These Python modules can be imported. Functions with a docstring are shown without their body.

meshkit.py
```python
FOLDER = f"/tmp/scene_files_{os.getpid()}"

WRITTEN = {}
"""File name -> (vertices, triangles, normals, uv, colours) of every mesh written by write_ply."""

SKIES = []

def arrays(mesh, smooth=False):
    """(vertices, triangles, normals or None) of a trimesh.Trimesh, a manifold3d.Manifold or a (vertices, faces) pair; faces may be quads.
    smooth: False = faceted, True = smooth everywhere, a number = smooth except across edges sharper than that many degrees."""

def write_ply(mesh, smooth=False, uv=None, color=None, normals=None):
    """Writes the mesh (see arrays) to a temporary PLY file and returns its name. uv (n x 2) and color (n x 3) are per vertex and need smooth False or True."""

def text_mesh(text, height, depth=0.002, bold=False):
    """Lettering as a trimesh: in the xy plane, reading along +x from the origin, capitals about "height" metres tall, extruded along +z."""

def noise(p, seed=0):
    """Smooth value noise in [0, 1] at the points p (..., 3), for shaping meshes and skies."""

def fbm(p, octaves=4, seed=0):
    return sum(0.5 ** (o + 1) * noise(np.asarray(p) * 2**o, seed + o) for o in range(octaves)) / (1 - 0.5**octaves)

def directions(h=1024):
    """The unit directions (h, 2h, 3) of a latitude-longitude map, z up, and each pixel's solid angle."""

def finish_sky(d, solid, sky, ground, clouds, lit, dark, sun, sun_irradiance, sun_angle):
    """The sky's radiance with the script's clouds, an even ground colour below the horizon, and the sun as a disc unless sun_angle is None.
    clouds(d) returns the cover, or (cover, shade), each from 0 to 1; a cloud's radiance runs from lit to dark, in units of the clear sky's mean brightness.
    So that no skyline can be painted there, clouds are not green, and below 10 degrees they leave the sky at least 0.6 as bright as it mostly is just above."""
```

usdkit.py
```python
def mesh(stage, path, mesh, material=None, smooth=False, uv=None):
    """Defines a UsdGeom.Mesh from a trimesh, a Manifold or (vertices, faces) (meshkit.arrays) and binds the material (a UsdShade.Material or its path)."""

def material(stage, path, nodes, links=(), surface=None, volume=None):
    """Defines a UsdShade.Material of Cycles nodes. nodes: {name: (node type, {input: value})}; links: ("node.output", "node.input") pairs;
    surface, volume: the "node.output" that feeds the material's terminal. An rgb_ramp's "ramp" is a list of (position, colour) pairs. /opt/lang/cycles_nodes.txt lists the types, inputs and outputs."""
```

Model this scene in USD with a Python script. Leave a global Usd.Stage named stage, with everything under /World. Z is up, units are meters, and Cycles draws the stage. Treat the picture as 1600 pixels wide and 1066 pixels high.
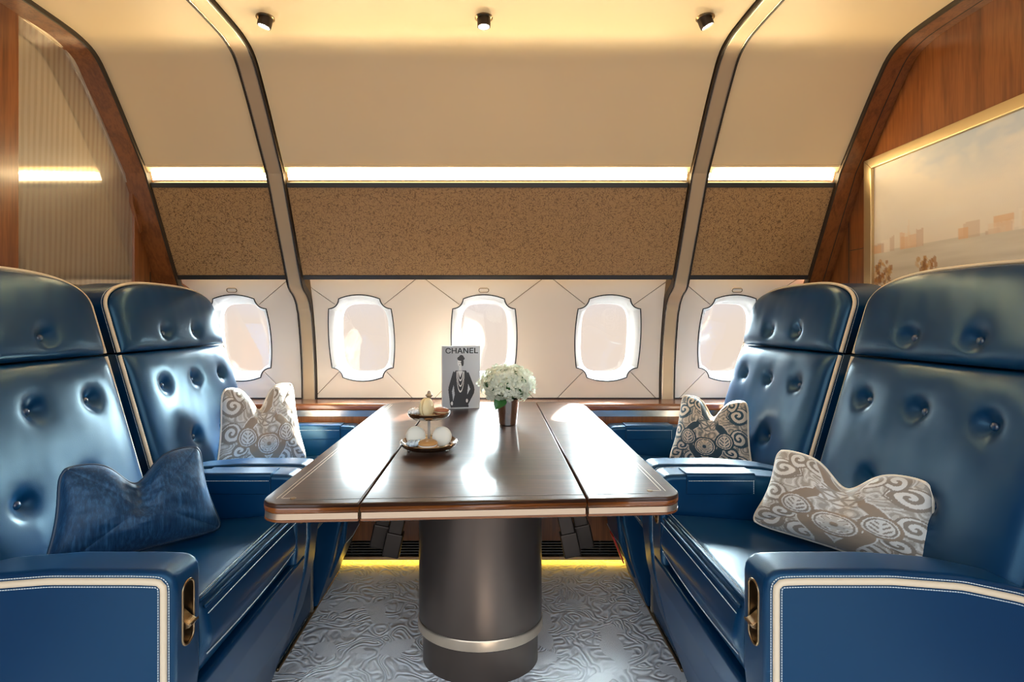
import math, random
import numpy as np, trimesh, usdkit, meshkit
import mapbox_earcut as earcut
import shapely, shapely.geometry as sg, shapely.affinity as sa
from shapely.ops import unary_union
from pxr import Usd, UsdGeom, UsdLux, UsdShade, Gf, Sdf, Vt

random.seed(7)
rng = np.random.default_rng(7)
stage = Usd.Stage.CreateInMemory()
UsdGeom.Xform.Define(stage, '/World')
PI = math.pi

# ------------------------------------------------------------------ camera, sky, sun, lamps
HC = 1.03                                   # lens height; everything is in metres
cam = UsdGeom.Camera.Define(stage, '/World/camera')
cam.CreateFocalLengthAttr(18.0)
cam.CreateHorizontalApertureAttr(36.0)
cam.CreateHorizontalApertureOffsetAttr(36 * 30 / 1600)
cam.CreateVerticalApertureOffsetAttr(-36 * 33 / 1600)
cam.CreateExposureAttr(0.6)
cam.AddTranslateOp().Set((0, 0, HC))
cam.AddRotateXOp().Set(90)

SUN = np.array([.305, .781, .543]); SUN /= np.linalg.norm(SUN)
usdkit.material(stage, '/World/Looks/sky', {
    "tc": ("texture_coordinate", {}), "s": ("separate_xyz", {}),
    "mr": ("map_range", {"from_min": -0.4, "from_max": 0.6, "clamp": True}),
    "r": ("rgb_ramp", {"ramp": [(0, (.66, .60, .56)), (.36, (.64, .53, .44)), (.40, (.63, .53, .455)), (.44, (.60, .54, .52)), (.48, (1.15, 1.2, 1.25)), (.56, (1.6, 1.78, 1.9)), (1, (1.05, 1.3, 1.6))]}),
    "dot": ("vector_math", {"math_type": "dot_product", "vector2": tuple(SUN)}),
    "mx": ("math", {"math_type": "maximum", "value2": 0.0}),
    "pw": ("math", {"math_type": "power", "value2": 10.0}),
    "hz": ("map_range", {"range_type": "smoothstep", "from_min": 0.05, "from_max": 0.22, "clamp": True}), "hm": ("math", {"math_type": "multiply"}),  # sun-side glow added above the window view, brightens leather sheen and fill
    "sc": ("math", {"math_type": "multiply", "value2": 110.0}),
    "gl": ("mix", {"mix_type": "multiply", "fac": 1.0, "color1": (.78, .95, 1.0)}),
    "add": ("mix", {"mix_type": "add", "fac": 1.0}),
    "b": ("background_shader", {"strength": 1.0})},
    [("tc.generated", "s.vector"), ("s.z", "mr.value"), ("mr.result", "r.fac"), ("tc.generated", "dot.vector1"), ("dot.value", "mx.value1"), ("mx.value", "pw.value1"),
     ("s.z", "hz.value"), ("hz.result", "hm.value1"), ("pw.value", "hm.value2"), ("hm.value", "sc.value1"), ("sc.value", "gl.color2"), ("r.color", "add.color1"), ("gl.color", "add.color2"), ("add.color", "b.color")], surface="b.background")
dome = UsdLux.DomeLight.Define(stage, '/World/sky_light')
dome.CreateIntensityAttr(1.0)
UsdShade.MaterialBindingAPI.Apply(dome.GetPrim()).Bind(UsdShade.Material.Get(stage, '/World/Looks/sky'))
sun = UsdLux.DistantLight.Define(stage, '/World/sun_light')
sun.CreateAngleAttr(0.6); sun.CreateNormalizeAttr(True); sun.CreateIntensityAttr(11.0); sun.CreateColorAttr((1.0, .86, .70))
sun.AddOrientOp().Set(Gf.Quatf(Gf.Rotation(Gf.Vec3d(0, 0, 1), Gf.Vec3d(*map(float, SUN))).GetQuat()))
WARM = (1.0, .74, .36)
COVE, UPLIGHT, WASH, FLOORLED, SPOT = 10.0, 310.0, 8.0, 3.0, 30.0


def rect_light(name, loc, w, h, power, color, rotx, cone=None):
    l = UsdLux.RectLight.Define(stage, '/World/' + name)
    l.CreateWidthAttr(w); l.CreateHeightAttr(h); l.CreateIntensityAttr(power); l.CreateColorAttr(color)
    l.AddTranslateOp().Set(loc); l.AddRotateXOp().Set(rotx)
    if cone: UsdLux.ShapingAPI.Apply(l.GetPrim()).CreateShapingConeAngleAttr(cone)


# ------------------------------------------------------------------ helpers
counts, offs = {}, {}


def fresh(parent, name):
    k = (parent, name); n = counts.get(k, 0); counts[k] = n + 1
    return f'{parent}/{name}' + (f'_{n:03d}' if n else '')


def tag(p, label=None, cat=None, group=None, kind=None):
    for k, v in (('label', label), ('category', cat), ('group', group), ('kind', kind)):
        if v: p.SetCustomDataByKey(k, v)


def thing(name, label, cat, loc=(0, 0, 0), group=None, kind=None):
    path = fresh('/World', name)
    x = UsdGeom.Xform.Define(stage, path); x.AddTranslateOp().Set(tuple(map(float, loc)))
    tag(x.GetPrim(), label, cat, group, kind); offs[path] = np.array(loc, float)
    return path


def part(parent, name, mesh, mat, smooth=35, label=None, kind=None, color=None):
    """One mesh under parent; the mesh comes in world metres."""
    path = fresh(parent, name)
    o = offs[parent]; offs[path] = o
    if isinstance(mesh, (list, tuple)): mesh = trimesh.util.concatenate([m for m in mesh])
    mesh = trimesh.Trimesh(np.array(mesh.vertices) - o, mesh.faces, process=False)
    g = usdkit.mesh(stage, path, mesh, '/World/Looks/' + mat, smooth=True if color is not None else smooth)
    if color is not None:
        UsdGeom.PrimvarsAPI(g).CreatePrimvar('pcol', Sdf.ValueTypeNames.Color3fArray, 'vertex').Set(Vt.Vec3fArray.FromNumpy(np.asarray(color, np.float32)))
    tag(g.GetPrim(), label, kind=kind)
    return path


def copy(src, loc, label):
    p = stage.GetPrimAtPath(src)
    path = fresh('/World', p.GetName().rstrip('0123456789').rstrip('_'))
    x = UsdGeom.Xform.Define(stage, path)
    x.GetPrim().GetReferences().AddInternalReference(p.GetPath())
    UsdGeom.XformCommonAPI(x).SetTranslate(Gf.Vec3d(*map(float, loc)))
    x.GetPrim().SetInstanceable(True)
    d = p.GetCustomData(); tag(x.GetPrim(), label, d.get('category'), d.get('group'))
    return path


def TM(v, f): return trimesh.Trimesh(np.asarray(v, float), np.asarray(f, int), process=False)


def grid(P, flip=False):
    n, m = P.shape[:2]
    i = np.arange(n * m).reshape(n, m)
    a, b, c, d = i[:-1, :-1].ravel(), i[1:, :-1].ravel(), i[1:, 1:].ravel(), i[:-1, 1:].ravel()
    f = np.vstack([np.stack([a, b, c], 1), np.stack([a, c, d], 1)])
    return TM(P.reshape(-1, 3), f[:, ::-1] if flip else f)


def fillet(pts, r, n=5):
    """Closed polygon with rounded corners; r one radius or one per corner."""
    pts = np.array(pts, float); N = len(pts); rr = np.broadcast_to(r, N); out = []
    for k in range(N):
        p, a, b = pts[k], pts[k - 1] - pts[k], pts[(k + 1) % N] - pts[k]
        la, lb = np.linalg.norm(a), np.linalg.norm(b); a, b = a / la, b / lb
        ang = math.acos(np.clip(a @ b, -1, 1))
        if rr[k] <= 0 or ang > PI - .05: out.append(p); continue
        t = min(rr[k] / math.tan(ang / 2), .49 * la, .49 * lb); rad = t * math.tan(ang / 2)
        bis = (a + b) / np.linalg.norm(a + b); c = p + bis * rad / math.sin(ang / 2)
        s, e = p + a * t - c, p + b * t - c
        a0 = math.atan2(s[1], s[0]); da = (math.atan2(e[1], e[0]) - a0 + PI) % (2 * PI) - PI
        for q in np.linspace(0, 1, n + 1): out.append(c + rad * np.array([math.cos(a0 + da * q), math.sin(a0 + da * q)]))
    return np.array(out)


def ccw(p):
    p = np.asarray(p, float); x, y = p.T
    return p if np.sum(x * np.roll(y, -1) - np.roll(x, -1) * y) > 0 else p[::-1]


def inset(p, d):
    e = np.roll(p, -1, 0) - p; e /= np.maximum(np.linalg.norm(e, axis=1, keepdims=True), 1e-12)
    n1 = np.stack([-e[:, 1], e[:, 0]], 1); n0 = np.roll(n1, 1, 0); n = n0 + n1
    n /= np.maximum(np.linalg.norm(n, axis=1, keepdims=True), 1e-9)
    return p + n * d / np.clip((n * n1).sum(1, keepdims=True), .4, 1)


def prism(poly, depth, r=0.0, steps=3, both=True, w0=0.0):
    """Polygon (p, q) drawn out along w from w0, edges rounded by r. Coordinates (p, q, w)."""
    p = ccw(poly); N = len(p)
    prof = [(r * (1 - math.sin(a)), r * (1 - math.cos(a))) for a in np.linspace(0, PI / 2, steps + 1)] if r > 0 else [(0, 0)]
    prof = [(i_, w) for i_, w in prof][:]            # (inset, w)
    prof = [(r - r * math.sin(a), r - r * math.cos(a)) for a in np.linspace(0, PI / 2, steps + 1)] if r > 0 else [(0, 0)]
    rings = [(i_, w) for i_, w in prof]
    rings += [(i_, depth - w) for i_, w in prof[::-1]] if both else [(0, depth)]
    V = np.vstack([np.column_stack([inset(p, i_) if i_ else p, np.full(N, w + w0)]) for i_, w in rings])
    k = np.arange(N); k2 = (k + 1) % N; F = []
    for j in range(len(rings) - 1):
        a, b = j * N, (j + 1) * N
        F += [np.stack([a + k, a + k2, b + k2], 1), np.stack([a + k, b + k2, b + k], 1)]
    cap = np.asarray(earcut.triangulate_float64(p, np.array([N], np.uint32))).reshape(-1, 3).astype(int)
    t = p[cap]; area = (t[:, 1, 0] - t[:, 0, 0]) * (t[:, 2, 1] - t[:, 0, 1]) - (t[:, 1, 1] - t[:, 0, 1]) * (t[:, 2, 0] - t[:, 0, 0])
    cap[area < 0] = cap[area < 0][:, ::-1]
    F += [cap[:, ::-1], cap + (len(rings) - 1) * N]
    return TM(V, np.vstack(F))


def mapped(m, fn):
    v = np.array(m.vertices); q = np.stack(fn(v[:, 0], v[:, 1], v[:, 2]), 1)
    o = TM(q, m.faces)
    if o.volume < 0: o.invert()
    return o


def rbox(x0, x1, y0, y1, z0, z1, r=.004):
    r = min(r, .49 * (x1 - x0), .49 * (y1 - y0), .49 * (z1 - z0))
    return prism(fillet([(x0, y0), (x1, y0), (x1, y1), (x0, y1)], r * 1.001, 3), z1 - z0, r, 2, w0=z0)


def box(x0, x1, y0, y1, z0, z1):
    m = trimesh.creation.box([x1 - x0, y1 - y0, z1 - z0]); m.apply_translation([(x0 + x1) / 2, (y0 + y1) / 2, (z0 + z1) / 2]); return m


def lathe(prof, n=40, c=(0, 0, 0)):
    prof = np.array(prof, float); a = np.linspace(0, 2 * PI, n + 1)
    P = np.stack([prof[:, None, 0] * np.cos(a), prof[:, None, 0] * np.sin(a), np.broadcast_to(prof[:, None, 1], (len(prof), n + 1))], -1) + np.array(c)
    m = grid(P); m.merge_vertices(); m.update_faces(m.nondegenerate_faces()); return m


def tube(path, r, n=8, closed=False):
    P = np.asarray(path, float); N = len(P)
    T = np.roll(P, -1, 0) - np.roll(P, 1, 0) if closed else np.gradient(P, axis=0)
    T /= np.maximum(np.linalg.norm(T, axis=1, keepdims=True), 1e-12)
    u = np.cross(T[0], [0, 0, 1.0]); u = np.cross(T[0], [1.0, 0, 0]) if np.linalg.norm(u) < .1 else u; u /= np.linalg.norm(u)
    rr = np.broadcast_to(r, N); a = np.linspace(0, 2 * PI, n, endpoint=False); rings = []
    for k in range(N):
        u = u - T[k] * (u @ T[k]); u /= np.linalg.norm(u); w = np.cross(T[k], u)
        rings.append(P[k] + rr[k] * (np.cos(a)[:, None] * u + np.sin(a)[:, None] * w))
    V = np.vstack(rings); F = []; k = np.arange(n); k2 = (k + 1) % n
    for j in range(N if closed else N - 1):
        p, q = j * n, ((j + 1) % N) * n
        F += [np.stack([p + k, q + k2, p + k2], 1), np.stack([p + k, q + k, q + k2], 1)]
    if not closed:
        V = np.vstack([V, P[0], P[-1]]); b = (N - 1) * n
        F += [np.stack([np.full(n, N * n), k, k2], 1), np.stack([np.full(n, N * n + 1), b + k2, b + k], 1)]
    m = TM(V, np.vstack(F))
    if not closed and m.volume < 0: m.invert()
    return m


def resample(path, step):
    P = np.asarray(path, float); L = np.r_[0, np.cumsum(np.linalg.norm(np.diff(P, axis=0), axis=1))]
    s = np.linspace(0, L[-1], max(2, int(L[-1] / step) + 1))
    return np.stack([np.interp(s, L, P[:, k]) for k in range(P.shape[1])], 1)


def dashes(path, step=.0045, length=.003, r=.00075):
    """A row of stitches along the path, as one mesh."""
    P = resample(path, step); T = np.gradient(P, axis=0); T /= np.maximum(np.linalg.norm(T, axis=1, keepdims=True), 1e-9)
    b = trimesh.creation.box([length, 2 * r, 2 * r]); bv, bf = np.array(b.vertices), np.array(b.faces); V, F = [], []
    for p, t in zip(P, T):
        u = np.cross(t, [.31, .52, .79]); u /= np.linalg.norm(u); w = np.cross(t, u)
        V.append(p + bv[:, :1] * t + bv[:, 1:2] * u + bv[:, 2:] * w); F.append(bf + len(bv) * (len(V) - 1))
    return TM(np.vstack(V), np.vstack(F))


def ribbon(path, x0, x1, tin, tout, sub=.03):
    """Slab along a (y, z) path, spanning x0..x1; tin towards the cabin, tout away from it."""
    P = resample_keep(path, sub); T = np.gradient(P, axis=0); T /= np.linalg.norm(T, axis=1, keepdims=True)
    n = np.stack([T[:, 1], -T[:, 0]], 1)     # paths run from the ceiling down to the wall: the cabin lies this way
    a, b = P + n * tin, P - n * tout; N = len(P)
    V = []
    for x in (x0, x1):
        for q in (a, b): V.append(np.column_stack([np.full(N, x), q]))
    V = np.vstack(V); F = []
    k = np.arange(N - 1)
    def strip(s, t):
        F.append(np.stack([s * N + k, t * N + k, t * N + k + 1], 1)); F.append(np.stack([s * N + k, t * N + k + 1, s * N + k + 1], 1))
    strip(0, 2); strip(2, 3); strip(3, 1); strip(1, 0)
    for e in (0, N - 1):
        F.append(np.array([[e, N + e, 3 * N + e], [e, 3 * N + e, 2 * N + e]]) if e else np.array([[e, 3 * N + e, N + e], [e, 2 * N + e, 3 * N + e]]))
    m = TM(V, np.vstack(F))
    if m.volume < 0: m.invert()
    return m


def resample_keep(path, sub):
    P = np.asarray(path, float); out = [P[0]]
    for a, b in zip(P[:-1], P[1:]):
        k = max(1, int(np.linalg.norm(b - a) / sub))
        out += [a + (b - a) * (j + 1) / k for j in range(k)]
    return np.array(out)


def smooth_path(P, it=2):
    P = np.asarray(P, float)
    for _ in range(it):
        Q = [P[0]]
        for a, b in zip(P[:-1], P[1:]): Q += [a * .75 + b * .25, a * .25 + b * .75]
        P = np.array(Q + [P[-1]])
    return P


# ------------------------------------------------------------------ materials
def mat(name, base, rough=.5, nodes=None, links=(), **kw):
    n = {"p": ("principled_bsdf", {"base_color": base, "roughness": rough, **kw})}
    n.update(nodes or {})
    usdkit.material(stage, '/World/Looks/' + name, n, list(links), surface="p.BSDF")


def bumped(scale, strength, dist, detail=3, stretch=None):
    n = {"g": ("geometry", {}), "mp": ("mapping", {"scale": stretch or (1, 1, 1)}), "nz": ("noise_texture", {"scale": scale, "detail": detail}), "bp": ("bump", {"strength": strength, "distance": dist})}
    return n, [("g.position", "mp.vector"), ("mp.vector", "nz.vector"), ("nz.fac", "bp.height"), ("bp.normal", "p.normal")]


def wood(name, ramp, stretch, rough, **kw):
    n = {"g": ("geometry", {}), "mp": ("mapping", {"scale": stretch}), "nz": ("noise_texture", {"scale": 1.0, "detail": 6, "roughness": .6, "distortion": .8}),
         "mp2": ("mapping", {"scale": tuple(6 * s for s in stretch)}), "nf": ("noise_texture", {"scale": 1.0, "detail": 2}),
         "mx": ("mix", {"fac": .3}), "r": ("rgb_ramp", {"ramp": ramp}), "p": ("principled_bsdf", {"roughness": rough, **kw})}
    usdkit.material(stage, '/World/Looks/' + name, n, [("g.position", "mp.vector"), ("mp.vector", "nz.vector"), ("g.position", "mp2.vector"), ("mp2.vector", "nf.vector"),
                    ("nz.fac", "mx.color1"), ("nf.fac", "mx.color2"), ("mx.color", "r.fac"), ("r.color", "p.base_color")], surface="p.BSDF")


n_, l_ = bumped(420, .10, .001, 2)
mat('leather', (.0003, .027, .082), .31, n_, l_, specular_ior_level=.6, specular_tint=(.46, .82, 1.0))
mat('button', (.004, .038, .10), .22, specular_ior_level=.8, coat_weight=.8, coat_roughness=.1)
mat('cream_leather', (.74, .60, .42), .45)
mat('thread', (.55, .60, .62), .6)
mat('bronze', (.36, .25, .14), .26, metallic=1.0)
mat('dark_bronze', (.055, .042, .035), .42, metallic=.8)
n_, l_ = bumped(60, .08, .002, 3, (1, 1, .05))
mat('brushed_bronze', (.105, .08, .066), .36, n_, l_, metallic=.75)
mat('champagne', (.62, .50, .38), .30, metallic=.9)
mat('champagne_frame', (.66, .50, .27), .34, metallic=.85)
mat('nickel', (.50, .46, .42), .25, metallic=1.0)
mat('gunmetal', (.075, .07, .065), .4, metallic=.6)
mat('gasket', (.035, .022, .012), .5)
mat('silver', (.46, .41, .37), .10, metallic=1.0)
n_, l_ = bumped(35, .05, .004)
mat('liner', (.87, .67, .39), .42, n_, l_, specular_ior_level=.5)
mat('wall_liner', (.76, .67, .56), .45, specular_ior_level=.4)
mat('rib_liner', (.56, .41, .25), .38, metallic=.2)
mat('seam', (.30, .23, .15), .6)
mat('reveal', (.46, .46, .455), .4)
mat('black_edge', (.03, .032, .035), .35)
wood('walnut', [(.30, (.105, .030, .008)), (.45, (.185, .058, .014)), (.55, (.245, .082, .020)), (.72, (.14, .042, .011))], (22, 22, 1.3), .32, coat_weight=.3, coat_roughness=.15)
wood('table_wood', [(.3, (.020, .009, .006)), (.5, (.042, .018, .010)), (.7, (.075, .029, .014))], (2.2, 26, 26), .30, specular_ior_level=.25, coat_weight=.40, coat_roughness=.10, coat_ior=1.5)
wood('table_edge', [(.3, (.09, .024, .005)), (.5, (.17, .048, .008)), (.7, (.25, .075, .012))], (5, 40, 40), .25, coat_weight=.8, coat_roughness=.1)
wood('ledge_wood', [(.3, (.12, .034, .010)), (.5, (.20, .062, .018)), (.7, (.26, .085, .026))], (2, 30, 30), .25, coat_weight=.7, coat_roughness=.12)
usdkit.material(stage, '/World/Looks/figured_fabric', {
    "g": ("geometry", {}), "nz": ("noise_texture", {"scale": 95, "detail": 1.0, "distortion": .6}), "a": ("math", {"math_type": "subtract", "value2": .5}), "b": ("math", {"math_type": "absolute"}),
    "r": ("rgb_ramp", {"ramp": [(0, (.20, .105, .038)), (.018, (.21, .11, .04)), (.05, (.42, .24, .095)), (1, (.46, .265, .11))]}), "bp": ("bump", {"strength": .25, "distance": .002}),
    "p": ("principled_bsdf", {"roughness": .5, "sheen_weight": .2})},
    [("g.position", "nz.vector"), ("nz.fac", "a.value1"), ("a.value", "b.value1"), ("b.value", "r.fac"), ("r.color", "p.base_color"), ("b.value", "bp.height"), ("bp.normal", "p.normal")], surface="p.BSDF")
usdkit.material(stage, '/World/Looks/carpet', {
    "g": ("geometry", {}), "nz": ("noise_texture", {"scale": 10, "detail": .5, "distortion": 1.5}), "m": ("math", {"math_type": "multiply", "value2": 46.0}), "s": ("math", {"math_type": "sine"}),
    "v": ("noise_texture", {"scale": 9, "detail": 1}), "gt": ("math", {"math_type": "greater_than", "value2": .40}), "mm": ("math", {"math_type": "multiply"}),
    "pile": ("noise_texture", {"scale": 500, "detail": 1}), "ad": ("math", {"math_type": "multiply_add", "value2": .25}),
    "r": ("rgb_ramp", {"ramp": [(0, (.62, .63, .64)), (.3, (.82, .83, .84)), (1, (.86, .87, .88))]}), "h": ("math", {"math_type": "multiply_add", "value2": .5, "value3": .5}),
    "bp": ("bump", {"strength": .4, "distance": .010}), "p": ("principled_bsdf", {"roughness": .62, "sheen_weight": .3, "specular_ior_level": .4})},
    [("g.position", "nz.vector"), ("nz.fac", "m.value1"), ("m.value", "s.value1"), ("g.position", "v.vector"), ("v.fac", "gt.value1"), ("s.value", "mm.value1"), ("gt.value", "mm.value2"),
     ("g.position", "pile.vector"), ("pile.fac", "ad.value1"), ("mm.value", "ad.value3"), ("ad.value", "bp.height"), ("bp.normal", "p.normal"), ("mm.value", "h.value1"), ("h.value", "r.fac"), ("r.color", "p.base_color")], surface="p.BSDF")
usdkit.material(stage, '/World/Looks/etched_mirror', {
    "g": ("geometry", {}), "mp": ("mapping", {"rotation": (.16, 0, 0), "scale": (1, 1, .16)}), "w": ("wave_texture", {"bands_direction": "y", "scale": 16, "distortion": 2.2, "detail": 1, "detail_scale": 1.5}),
    "r": ("rgb_ramp", {"ramp": [(.2, (.30, .235, .16)), (.5, (.36, .29, .20)), (.9, (.38, .31, .22))]}),
    "d": ("principled_bsdf", {"roughness": .4}), "gl": ("glossy_bsdf", {"color": (.86, .80, .72), "roughness": .06}), "mx": ("mix_closure", {"fac": .42})},
    [("g.position", "mp.vector"), ("mp.vector", "w.vector"), ("w.fac", "r.fac"), ("r.color", "d.base_color"), ("d.BSDF", "mx.closure1"), ("gl.BSDF", "mx.closure2")], surface="mx.closure")
usdkit.material(stage, '/World/Looks/window_glass', {"t": ("transparent_bsdf", {"color": (.97, .97, .97)}), "g": ("glossy_bsdf", {"roughness": .02, "color": (1, 1, 1)}), "f": ("fresnel", {"IOR": 1.4}), "m": ("mix_closure", {})},
                [("f.fac", "m.fac"), ("t.BSDF", "m.closure1"), ("g.BSDF", "m.closure2")], surface="m.closure")
for nm, c, s in (('cove_glow', (1.0, .80, .46), COVE), ('spot_glow', (1.0, .86, .62), SPOT)):
    usdkit.material(stage, '/World/Looks/' + nm, {"e": ("emission", {"color": c, "strength": s})}, surface="e.emission")
for nm, ro, kw in (('printed', .35, {"specular_ior_level": .4}), ('brocade', .7, {"sheen_weight": .5, "specular_ior_level": .35}), ('oil_paint', .55, {"specular_ior_level": .3})):
    n_, l_ = bumped(350, .25, .001, 2)
    usdkit.material(stage, '/World/Looks/' + nm, {"a": ("attribute", {"attribute": "pcol"}), "p": ("principled_bsdf", {"roughness": ro, **kw}), **n_}, [("a.color", "p.base_color"), *l_], surface="p.BSDF")
usdkit.material(stage, '/World/Looks/blue_silk', {
    "g": ("geometry", {}), "mp": ("mapping", {"scale": (170, 170, 9)}), "nz": ("noise_texture", {"scale": 1, "detail": 4, "roughness": .7}),
    "r": ("rgb_ramp", {"ramp": [(.3, (.003, .016, .045)), (.5, (.007, .036, .090)), (.7, (.022, .085, .175))]}), "bp": ("bump", {"strength": .2, "distance": .001}),
    "p": ("principled_bsdf", {"roughness": .40, "specular_ior_level": .45, "specular_tint": (.6, .8, 1.0), "sheen_weight": .15, "sheen_tint": (.4, .65, 1.0)})},
    [("g.position", "mp.vector"), ("mp.vector", "nz.vector"), ("nz.fac", "r.fac"), ("r.color", "p.base_color"), ("nz.fac", "bp.height"), ("bp.normal", "p.normal")], surface="p.BSDF")
mat('navy_piping', (.008, .03, .065), .4)
mat('cream_piping', (.78, .70, .58), .6)
mat('teal_cream_piping', (.70, .58, .42), .6)
usdkit.material(stage, '/World/Looks/petal', {
    "g": ("geometry", {}), "r": ("rgb_ramp", {"ramp": [(0, (.80, .84, .70)), (.4, (.86, .88, .80)), (.62, (.62, .72, .34)), (.8, (.72, .80, .55)), (1, (.90, .92, .88))]}), "d": ("principled_bsdf", {"roughness": .6}),
    "t": ("translucent_bsdf", {}), "m": ("mix_closure", {"fac": .25})}, [("g.random_per_island", "r.fac"), ("r.color", "d.base_color"), ("r.color", "t.color"), ("d.BSDF", "m.closure1"), ("t.BSDF", "m.closure2")], surface="m.closure")
mat('leaf_green', (.03, .13, .025), .4)
mat('macaron_white', (.82, .78, .66), .6); mat('macaron_cream', (.80, .68, .40), .6); mat('macaron_caramel', (.52, .27, .09), .55); mat('macaron_rose', (.30, .10, .05), .55)
mat('filling', (.62, .47, .25), .5); mat('filling_white', (.85, .82, .74), .5)
mat('sugar_blue', (.62, .72, .78), .6); mat('sugar_white', (.86, .85, .82), .6)
mat('paper', (.80, .78, .74), .7); mat('ink', (.025, .028, .035), .4); mat('red_strap', (.50, .012, .02), .5)
mat('void', (.012, .012, .013), .6)

# ------------------------------------------------------------------ the shell
C = -.038                                   # middle of the seating group
XL, XR = -1.36, 1.36                        # the two bulkheads
RIBS = [(-.832, -.768), (.728, .792)]
BAYS = [(XL, -.832), (-.768, .728), (.792, XR)]
YB = -.10                                   # the shell ends behind the lens, at the aisle
KINK = [(1.50, 1.91), (1.575, 1.908), (1.645, 1.888), (1.70, 1.825), (1.765, 1.74), (1.83, 1.648), (1.885, 1.572)]
CEIL = np.vstack([[(YB, 1.91)], smooth_path(KINK, 2)])
FAB = [(1.900, 1.540), (2.070, 1.195)]


def wall_y(z): return 2.238 - .357 * np.maximum(z - .69, 0) ** 2


WALLP = np.array([(wall_y(z), z) for z in np.linspace(1.10, .685, 12)])
RIBP = np.vstack([CEIL, smooth_path([(1.885, 1.572), (1.897, 1.545), (2.066, 1.200), (2.085, 1.165), (2.135, 1.14), (2.168, 1.105), (2.178, 1.08)], 2), WALLP[1:]])

floor = thing('floor', 'pale grey carpet with raised scroll pattern under the table', 'carpet', kind='structure')
part(floor, 'carpet', box(XL - .06, XR + .06, YB, 2.26, -.03, 0), 'carpet')

ceil = thing('ceiling', 'cream curved cabin ceiling and upper side panels', 'ceiling', kind='structure')
for a, b in ((XL, -.832), BAYS[1], (.792, XR)):
    part(ceil, 'panel', ribbon(CEIL, a + .004, b - .004, 0, .012), 'liner', 30)
part(ceil, 'backing', [ribbon(np.vstack([[(YB, 1.94)], [(1.66, 1.94)], [(1.955, 1.60)], [(2.17, 1.27)]]), XL, XR, 0, .01, .2)], 'liner', label='plain outer lining hidden above the panels')

for k, (a, b) in enumerate(RIBS):
    rb = thing(f'trim_{k+1}', ['champagne cabin rib with dark edges, on the side of the glazed bulkhead', 'champagne cabin rib with dark edges, on the side of the painting'][k], 'cabin rib', kind='structure')
    part(rb, 'rib', ribbon(RIBP, a + .007, b - .007, .010, .015), 'rib_liner', 40)
    for x in (a, b - .005):
        part(rb, 'gasket', ribbon(RIBP, x, x + .005, .013, .015), 'gasket', 40)
    for x in (a + .0065, b - .0095):
        part(rb, 'edge_strip', ribbon(RIBP, x, x + .003, .0115, .01), 'champagne', 40)

# window wall: panels of cream lining cut along the diagonal seams
WX = [-1.100, -.567, -.038, .497, 1.030]; WZ = .949


def notched(n=10):
    """Window outline: bulging sides, corners scooped out."""
    def arc(p, q, bulge, k):
        p, q = np.array(p), np.array(q); m = np.linspace(0, 1, k, endpoint=False)[:, None]; d = q - p; nn = np.array([d[1], -d[0]]) / np.linalg.norm(d)
        return p + d * m + nn * bulge * 4 * m * (1 - m)
    quarter = [arc((.133, -.128), (.133, .128), .009, 2 * n), arc((.133, .128), (.087, .170), -.012, n), arc((.087, .170), (-.087, .170), .017, 2 * n), arc((-.087, .170), (-.133, .128), -.012, n),
               arc((-.133, .128), (-.133, -.128), .009, 2 * n), arc((-.133, -.128), (-.087, -.170), -.012, n), arc((-.087, -.170), (.087, -.170), .017, 2 * n), arc((.087, -.170), (.133, -.128), -.012, n)]
    return np.vstack(quarter)


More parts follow.
